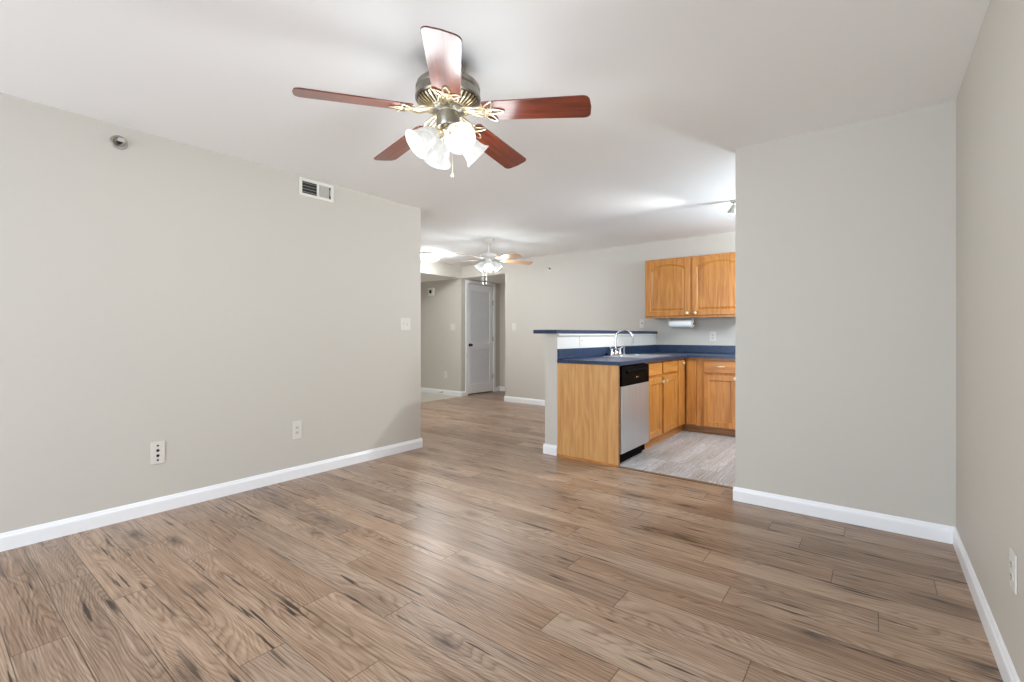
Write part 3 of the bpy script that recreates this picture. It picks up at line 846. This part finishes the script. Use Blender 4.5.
# spring door stop
ds = thing('door_stop', (-6.60, YB-0.014, 0.05), 'small spring door stop on the entry baseboard', 'door stop')
sp_ = [(-6.60+0.008*math.cos(k*0.9), YB-T-0.004-k*0.0009, 0.05+0.008*math.sin(k*0.9)) for k in range(80)]
obj('spring', MB().tube(sp_, 0.0016, 6), NICKEL, ds)
obj('rubber_tip', MB().cyl((-6.60, YB-T-0.074, 0.05), (-6.60, YB-T-0.09, 0.05), 0.010), PLASTIC_G, ds)
obj('mount', MB().cyl((-6.60, YB-T-0.0005, 0.05), (-6.60, YB-T-0.006, 0.05), 0.012), NICKEL, ds)
# sidewall sprinklers
def sprinkler(c, nrm, label, cup=NICKEL):
    n = Vector(nrm); c = Vector(c)
    t = thing('fire_sprinkler', c, label, 'sprinkler', None)
    obj('escutcheon', MB().lathe([(0.041, 0.0003), (0.042, 0.003), (0.039, 0.007), (0.030, 0.008), (0.027, 0.004), (0.016, 0.003), (0.0, 0.003)], c, n, 32), cup, t)
    obj('body', MB().lathe([(0.013, 0.003), (0.013, 0.016), (0.009, 0.018), (0.009, 0.026), (0, 0.026)], c, n, 18), PEWTERD, t)
    u = n.cross(Vector((0, 0, 1))).normalized()
    ar = MB()
    for s in (-1, 1):
        ar.tube([c+n*0.02+u*0.008*s, c+n*0.032+u*0.015*s, c+n*0.046+u*0.010*s, c+n*0.052], 0.0026, 8)
    obj('frame_arms', ar, CHROME, t)
    obj('bulb', MB().tube([c+n*0.026, c+n*0.038, c+n*0.050], [0.002, 0.003, 0.002], 8), plain('red_glycerine', (120, 30, 24), 0.2), t)
    z = Vector((0, 0, 1))
    obj('deflector', MB().loops([[c+n*(0.052+d)+u*a+z*b for a, b in ((-0.017, -0.010), (0.017, -0.010), (0.019, 0.002), (0.013, 0.013), (-0.013, 0.013), (-0.019, 0.002))] for d in (0, 0.003)])
        .loops([[c+z*(0.012+d)+u*a+n*b for a, b in ((-0.013, 0.028), (0.013, 0.028), (0.015, 0.054), (-0.015, 0.054))] for d in (0, 0.0025)]), CHROME, t)
    return t
sprinkler((XL, 0.800, 2.334), LW, 'chrome sidewall sprinkler head high on the left wall')
sprinkler((-4.147, YB, 2.215), BWN, 'sidewall sprinkler head high on the back wall above the bar', PLASTIC_G)
# air register
vc = (XL, 2.090, 2.353); fr = frame_of(LW)
t = thing('air_vent', vc, 'white air register under the ceiling on the left wall', 'air vent')
vm = MB(); W2, H2, B_ = 0.151, 0.073, 0.024
for a, b, c_, d_ in ((-W2, -W2+B_, -H2, H2), (W2-B_, W2, -H2, H2), (-W2+B_, W2-B_, -H2, -H2+B_), (-W2+B_, W2-B_, H2-B_, H2), (0.000, 0.018, -H2+B_, H2-B_)):
    rbox(vm, vc, fr, a, b, c_, d_, 0.0003, 0.010, 0.002)
obj('frame', vm, PLASTIC, t)
obj('duct_opening', rbox(MB(), vc, fr, -W2+B_, W2-B_, -H2+B_, H2-B_, 0.0003, 0.0012), DARK, t)
u, v, n = fr
def slats(u0, u1, k, tilt, horiz=True):
    mb = MB(); c = Vector(vc)
    for i in range(k):
        if horiz:
            z = -H2+B_+(i+0.5)*(2*(H2-B_))/k
            mb.loops([[c+u*a+v*(z+dz)+n*d for dz, d in ((-tilt, 0.0085), (-tilt+0.0015, 0.0092), (tilt, 0.0030), (tilt-0.0015, 0.0023))] for a in (u0, u1)])
        else:
            x = u0+(i+0.5)*(u1-u0)/k
            mb.loops([[c+v*b+u*(x+dx)+n*d for dx, d in ((-tilt, 0.0088), (-tilt+0.0012, 0.0095), (tilt, 0.0040), (tilt-0.0012, 0.0033))] for b in (-H2+B_, H2-B_)])
    return mb
obj('open_louvre', slats(-W2+B_, 0.000, 4, 0.002), PLASTIC_G, t)
obj('closed_louvre', slats(0.018, W2-B_-0.016, 14, 0.0042, False), PLASTIC, t)
obj('damper_lever', rbox(MB(), vc, fr, W2-B_-0.010, W2-B_-0.003, -0.02, 0.028, 0.004, 0.014, 0.001), PLASTIC_G, t)

point_light('kitchen_fill', (-0.25, 5.05, 2.0), 82.0, (0.74, 0.88, 1.0), 0.15)  # added fill light without a fixture, unseen behind the partition, lifts the far ceiling
# ------------------------------------------------------------------ ceiling fans
def blade_mesh(name, pos, ang, r0, r1, w0, w1, pitch, droop, mat, parent, th=0.006):
    """one blade: outline rounded at the tip, pitched about its own axis and drooping a little outward"""
    n = 8; cr = 0.030
    prof = [(r0, -w0+0.008), (r0+0.008, -w0)]
    tip = r1
    for k in range(n+1):
        a = -PI/2+PI/2*k/n
        prof.append((tip-cr+cr*math.cos(a), -w1+cr+cr*math.sin(a)))
    prof.append((tip+0.004, 0.0))
    for k in range(n+1):
        a = PI/2*k/n
        prof.append((tip-cr+cr*math.cos(a), w1-cr+cr*math.sin(a)))
    prof += [(r0+0.008, w0), (r0, w0-0.008)]
    bm = bmesh.new(); ug = bm.loops.layers.uv.new('grain')
    ca, sa, cp_, sp2 = math.cos(ang), math.sin(ang), math.cos(pitch), math.sin(pitch)
    off = random.random()*20
    def P(r, w, h):
        q, z = w*cp_-h*sp2, w*sp2+h*cp_
        z -= droop*(r-r0)/(r1-r0)
        return Vector((pos[0]+r*ca-q*sa, pos[1]+r*sa+q*ca, pos[2]+z))
    lay = []
    for h, ins in ((-th/2, 0.0015), (-th/2+0.0015, 0), (th/2-0.0015, 0), (th/2, 0.0015)):
        row = []
        for r, w in prof:
            rr = r+(ins if r < (r0+r1)/2 else -ins); ww = w-math.copysign(ins, w) if abs(w) > ins else w
            row.append((bm.verts.new(P(rr, ww, h)), r+off, w+off))
        lay.append(row)
    m = len(prof)
    def face(items):
        f = bm.faces.new([i[0] for i in items])
        for l, i in zip(f.loops, items): l[ug].uv = (i[1], i[2])
    for A, B in zip(lay, lay[1:]):
        for i in range(m):
            j = (i+1) % m; face((A[i], A[j], B[j], B[i]))
    face(list(reversed(lay[0]))); face(lay[-1])
    mb = MB(); mb.bm.free(); mb.bm = bm
    return obj(name, mb, mat, parent), P
def bell(o, axis, prof, n=36):
    return MB().lathe(prof, o, axis, n)

# --- main fan
FX, FY, ZB = -1.597, 1.567, 2.191
A0 = math.radians(25.5)
fan = thing('ceiling_fan', (FX, FY, H), 'large ceiling fan with cherry blades and glass shades over the living room', 'ceiling fan')
Cc = (FX, FY, 0)
obj('canopy', MB().lathe([(0.066, H-0.0003), (0.068, H-0.010), (0.064, H-0.030), (0.048, H-0.050), (0.022, H-0.062), (0.018, H-0.064)], Cc, n=40), BRONZE, fan)
obj('downrod', MB().cyl((FX, FY, H-0.09), (FX, FY, H-0.05), 0.0125), BRONZE, fan)
obj('motor_housing', MB().lathe([(0.016, 2.362), (0.040, 2.360), (0.090, 2.352), (0.128, 2.338), (0.147, 2.322), (0.151, 2.310), (0.151, 2.296), (0.148, 2.292), (0.151, 2.288), (0.151, 2.270), (0.153, 2.266), (0.153, 2.256), (0.146, 2.250), (0.02, 2.250)], Cc, n=64), PEWTER, fan)
obj('vent_dish', MB().lathe([(0.146, 2.2505), (0.128, 2.236), (0.088, 2.216), (0.05, 2.212), (0.01, 2.212)], Cc, n=64), PEWTERD, fan)
vr = MB()
for k in range(40):
    a = 2*PI*k/40
    def q(r, z, da, dz=0): return (FX+r*math.cos(a)-da*math.sin(a), FY+r*math.sin(a)+da*math.cos(a), z+dz)
    vr.loops([[q(0.142, 2.2475, -0.0042), q(0.142, 2.2475, 0.0042), q(0.142, 2.2475, 0.0042, -0.005), q(0.142, 2.2475, -0.0042, -0.005)],
              [q(0.126, 2.235, -0.0042), q(0.126, 2.235, 0.0042), q(0.126, 2.235, 0.0042, -0.005), q(0.126, 2.235, -0.0042, -0.005)],
              [q(0.088, 2.216, -0.0032), q(0.088, 2.216, 0.0032), q(0.088, 2.216, 0.0032, -0.005), q(0.088, 2.216, -0.0032, -0.005)]])
vr.lathe([(0.092, 2.2175), (0.092, 2.211), (0.078, 2.209), (0.078, 2.214), (0.092, 2.2175)], Cc, n=48)
obj('vent_ribs', vr, BRASSL, fan)
ps = -0.215
for k in range(5):
    ang = A0+k*2*PI/5
    b_, P = blade_mesh('blade', (FX, FY, ZB), ang, 0.175, 0.664, 0.062, 0.0715, ps, 0.030, CHERRY, fan)
    # blade iron: stem, scrolls and three leaf loops against the blade's underside
    ir = MB()
    def Q(r, w, h=-0.0065): return P(r, w, h)
    ca, sa = math.cos(ang), math.sin(ang)
    hubp = lambda r, w, z: Vector((FX+r*ca-w*sa, FY+r*sa+w*ca, z))
    for s in (-1, 1):
        ir.tube([hubp(0.072, s*0.020, 2.207), hubp(0.105, s*0.030, 2.198), hubp(0.135, s*0.038, 2.188), Q(0.165, s*0.034), Q(0.190, s*0.022), Q(0.212, s*0.006)], [0.006, 0.0055, 0.0055, 0.005, 0.0045, 0.004], 8)
        ir.tube([hubp(0.072, s*0.014, 2.207), hubp(0.10, s*0.008, 2.199), hubp(0.135, s*0.012, 2.188), Q(0.165, s*0.004)], 0.0045, 8)
        # side leaf
        pts = []
        for i in range(16):
            t_ = 2*PI*i/16
            a_, b2 = 0.036*math.cos(t_), 0.014*math.sin(t_)*(1-0.35*math.cos(t_))
            th_ = s*math.radians(52)
            pts.append(Q(0.185+0.030*math.cos(th_)+a_*math.cos(th_)-b2*math.sin(th_), s*0.012+0.030*math.sin(th_)+a_*math.sin(th_)+b2*math.cos(th_)))
        ir.tube(pts, 0.0042, 8, closed=True)
    pts = []
    for i in range(16):
        t_ = 2*PI*i/16
        pts.append(Q(0.235+0.036*math.cos(t_), 0.014*math.sin(t_)*(1-0.35*math.cos(t_))))
    ir.tube(pts, 0.0042, 8, closed=True)
    ir.loops([[Q(r, w, h) for r, w in ((0.150, -0.020), (0.200, -0.026), (0.215, 0), (0.200, 0.026), (0.150, 0.020))] for h in (-0.0035, -0.0065)])
    obj('blade_iron', ir, BRASSL, fan)
obj('switch_housing', MB().lathe([(0.086, 2.214), (0.083, 2.206), (0.060, 2.200), (0.055, 2.194), (0.054, 2.140), (0.050, 2.130), (0.036, 2.122), (0.0, 2.122)], Cc, n=40), PEWTER, fan)
kit = obj('light_kit', MB().lathe([(0.020, 2.124), (0.030, 2.116), (0.036, 2.102), (0.030, 2.086), (0.020, 2.076), (0.024, 2.066), (0.018, 2.054), (0.008, 2.046), (0.004, 2.036), (0.0, 2.034)], Cc, n=30), BRASSL, fan)
LZ = 2.098
for k in range(4):
    al = YAW+math.radians(-62+90*k)      # round the stem
    cd = Vector((math.cos(al), math.sin(al), 0))
    ax = (cd*math.cos(math.radians(40))+Vector((0, 0, -1))*math.sin(math.radians(40))).normalized()
    c0 = Vector((FX, FY, LZ))
    neck = c0+cd*0.056+Vector((0, 0, 0.006))
    am = MB().tube([c0+cd*0.028, c0+cd*0.040+Vector((0, 0, 0.010)), neck-ax*0.006, neck+ax*0.004], 0.007, 10)
    a_o = obj('lamp_arm', am, BRASSL, fan)
    obj('socket', MB().lathe([(0.010, -0.008), (0.020, 0.0), (0.022, 0.020), (0.019, 0.026)], neck, ax, 24), BRASSL, a_o)
    s0 = neck+ax*0.012
    outp = [(0.024, 0.0), (0.028, 0.010), (0.040, 0.030), (0.048, 0.055), (0.052, 0.080), (0.058, 0.100), (0.071, 0.118)]
    inp = [(r-0.003, h-0.0005) for r, h in reversed(outp)]
    sh = obj('glass_shade', bell(s0, ax, outp+inp), SHADE, fan)
    obj('bulb', MB().lathe([(0.010, 0.012), (0.012, 0.030), (0.022, 0.052), (0.027, 0.068), (0.024, 0.084), (0.012, 0.094), (0.0, 0.096)], s0, ax, 20), BULB, sh)
    spot_light('fan_lamp', s0+ax*0.122, ax, 9.0, LAMP, 0.06, 176)
    point_light('fan_lamp_glow', s0+ax*0.17, 4.7, LAMP, 0.12)
def chain(name, p, l, parent, mat, tip=True):
    o = obj(name, MB().tube([p, Vector(p)+Vector((0, 0, -l))], 0.0014, 6), mat, parent)
    q_ = Vector(p)+Vector((0, 0, -l))
    obj('chain_fob', MB().lathe([(0.001, 0), (0.004, -0.004), (0.006, -0.014), (0.0075, -0.022), (0.005, -0.027), (0.0, -0.028)], q_, (0, 0, 1), 14), mat, o)
    return o
chain('pull_chain', (FX+0.020*math.cos(YAW), FY+0.020*math.sin(YAW), 2.055), 0.135, fan, BRASSL)

# --- dining room fan
GX, GY = -4.138, 4.820
GZ = 2.165
fan2 = thing('ceiling_fan', (GX, GY, H), 'smaller white ceiling fan with pale oak blades over the dining area', 'ceiling fan')
Cg = (GX, GY, 0)
obj('canopy', MB().lathe([(0.070, H-0.0003), (0.071, H-0.012), (0.060, H-0.040), (0.035, H-0.068), (0.018, H-0.078), (0.013, H-0.080)], Cg, n=36), PLASTIC, fan2)
obj('downrod', MB().cyl((GX, GY, H-0.19), (GX, GY, H-0.06), 0.011), FANWHITE, fan2)
obj('motor_housing', MB().lathe([(0.014, 2.262), (0.040, 2.258), (0.090, 2.248), (0.112, 2.234), (0.116, 2.215), (0.112, 2.196), (0.090, 2.186), (0.02, 2.184)], Cg, n=48), FANWHITE, fan2)
sl2 = MB()
for k in range(20):
    a = 2*PI*k/20
    c_, s_ = math.cos(a), math.sin(a)
    sl2.loops([[(GX+r*c_-d*s_, GY+r*s_+d*c_, z) for r, d, z in ((0.1125, -0.008, 2.2005), (0.1125, 0.008, 2.2005), (0.1165, 0.008, 2.212), (0.1165, -0.008, 2.212))],
               [(GX+r*c_-d*s_, GY+r*s_+d*c_, z) for r, d, z in ((0.1120, -0.008, 2.1995), (0.1120, 0.008, 2.1995), (0.1172, 0.008, 2.2125), (0.1172, -0.008, 2.2125))]])
obj('vent_slots', sl2, PLASTIC_G, fan2)
B0 = YAW+math.radians(22)
for k in range(5):
    ang = B0+k*2*PI/5
    b_, P = blade_mesh('blade', (GX, GY, GZ), ang, 0.185, 0.640, 0.055, 0.068, ps, 0.010, [LIGHTOAK, FANWHITE], fan2)
    for p in b_.data.polygons:
        p.material_index = 0 if p.normal.z < -0.5 else 1
    ca, sa = math.cos(ang), math.sin(ang)
    hubp = lambda r, w, z: Vector((GX+r*ca-w*sa, GY+r*sa+w*ca, z))
    ir = MB().loops([[hubp(0.085, w, z) for w, z in ((-0.022, 2.184), (0.022, 2.184), (0.022, 2.179), (-0.022, 2.179))],
                     [hubp(0.140, w, z) for w, z in ((-0.014, 2.178), (0.014, 2.178), (0.014, 2.173), (-0.014, 2.173))],
                     [P(0.180, w, h) for w, h in ((-0.030, -0.0035), (0.030, -0.0035), (0.030, -0.008), (-0.030, -0.008))],
                     [P(0.225, w, h) for w, h in ((-0.040, -0.0035), (0.040, -0.0035), (0.040, -0.007), (-0.040, -0.007))],
                     [P(0.250, w, h) for w, h in ((-0.018, -0.0035), (0.018, -0.0035), (0.018, -0.007), (-0.018, -0.007))]])
    obj('blade_iron', ir, FANWHITE, fan2)
obj('switch_housing', MB().lathe([(0.075, 2.185), (0.060, 2.176), (0.050, 2.170), (0.048, 2.125), (0.040, 2.114), (0.0, 2.112)], Cg, n=36), FANWHITE, fan2)
for k in range(4):
    al = YAW+math.radians(2+90*k)
    cd = Vector((math.cos(al), math.sin(al), 0))
    ax = (cd*math.cos(math.radians(50))+Vector((0, 0, -1))*math.sin(math.radians(50))).normalized()
    neck = Vector((GX, GY, 2.135))+cd*0.060
    a_o = obj('lamp_arm', MB().tube([Vector((GX, GY, 2.138))+cd*0.042, neck-ax*0.004, neck+ax*0.006], 0.008, 10), FANWHITE, fan2)
    obj('socket', MB().lathe([(0.010, -0.006), (0.020, 0.0), (0.022, 0.018), (0.018, 0.022)], neck, ax, 20), FANWHITE, a_o)
    outp = [(0.024, 0.0), (0.034, 0.012), (0.046, 0.040), (0.052, 0.070), (0.056, 0.095), (0.064, 0.112)]
    inp = [(r-0.003, h-0.0005) for r, h in reversed(outp)]
    s0 = neck+ax*0.010
    sh = obj('glass_shade', bell(s0, ax, outp+inp, 28), SHADE2, fan2)
    obj('bulb', MB().lathe([(0.010, 0.012), (0.012, 0.030), (0.022, 0.050), (0.026, 0.064), (0.022, 0.078), (0.0, 0.088)], s0, ax, 18), BULB, sh)
    point_light('dining_fan_lamp', s0+ax*0.15, 6.0, (0.90, 0.97, 1.0), 0.05)
for dx in (-0.022, 0.022):
    chain('pull_chain', (GX+dx*math.cos(YAW)-0.05*-math.sin(YAW)*-1, GY+dx*math.sin(YAW)-0.045, 2.125), 0.27, fan2, PLASTIC)

# ------------------------------------------------------------------ other lamps
dl = thing('dome_light', (-5.61, 5.11, H), 'lit round dome light on the dining ceiling by the left wall end', 'ceiling light')
obj('base_ring', MB().lathe([(0.10, H-0.0003), (0.170, H-0.0003), (0.172, H-0.012), (0.166, H-0.026), (0.15, H-0.028)], (-5.61, 5.11, 0), n=48), NICKEL, dl)
obj('glass_dome', MB().lathe([(0.160, H-0.026), (0.156, H-0.050), (0.135, H-0.078), (0.095, H-0.098), (0.045, H-0.108), (0.0, H-0.110)], (-5.61, 5.11, 0), n=48), DOME, dl)

# track light at the partition: only its first head shows past the wall
tl = thing('track_light', (-0.90, 4.86, H), 'small nickel spotlight on the kitchen ceiling at the partition edge', 'spotlight')
obj('track', MB().box(-1.10, -0.30, 4.842, 4.878, H-0.022, H-0.0003, 0.003), NICKEL, tl)
for hx in (-1.075, -0.66):
    p0 = Vector((hx, 4.86, H-0.022))
    hd = Vector((-0.35, 0.30, -0.85)).normalized()
    c0 = p0+Vector((0, 0, -0.035))
    st_ = obj('swivel', MB().cyl(p0, c0, 0.007), NICKEL, tl)
    h_ = obj('lamp_head', MB().lathe([(0.0, -0.025), (0.016, -0.022), (0.024, -0.008), (0.030, 0.020), (0.040, 0.048), (0.041, 0.055), (0.037, 0.055), (0.028, 0.022), (0.0, 0.018)], c0+hd*0.01, hd, 28), NICKEL, tl)
    obj('bulb', MB().lathe([(0.012, 0.020), (0.034, 0.050), (0.034, 0.056), (0.022, 0.064), (0.0, 0.067)], c0+hd*0.01, hd, 24), BULB, h_)
    spot_light('track_lamp', c0+hd*0.085, (-0.75, -0.50, -0.46) if hx < -1 else (0.15, 0.45, -0.9), 135.0 if hx < -1 else 30.0, (0.97, 0.98, 1.0), 0.018, 92 if hx < -1 else 118)
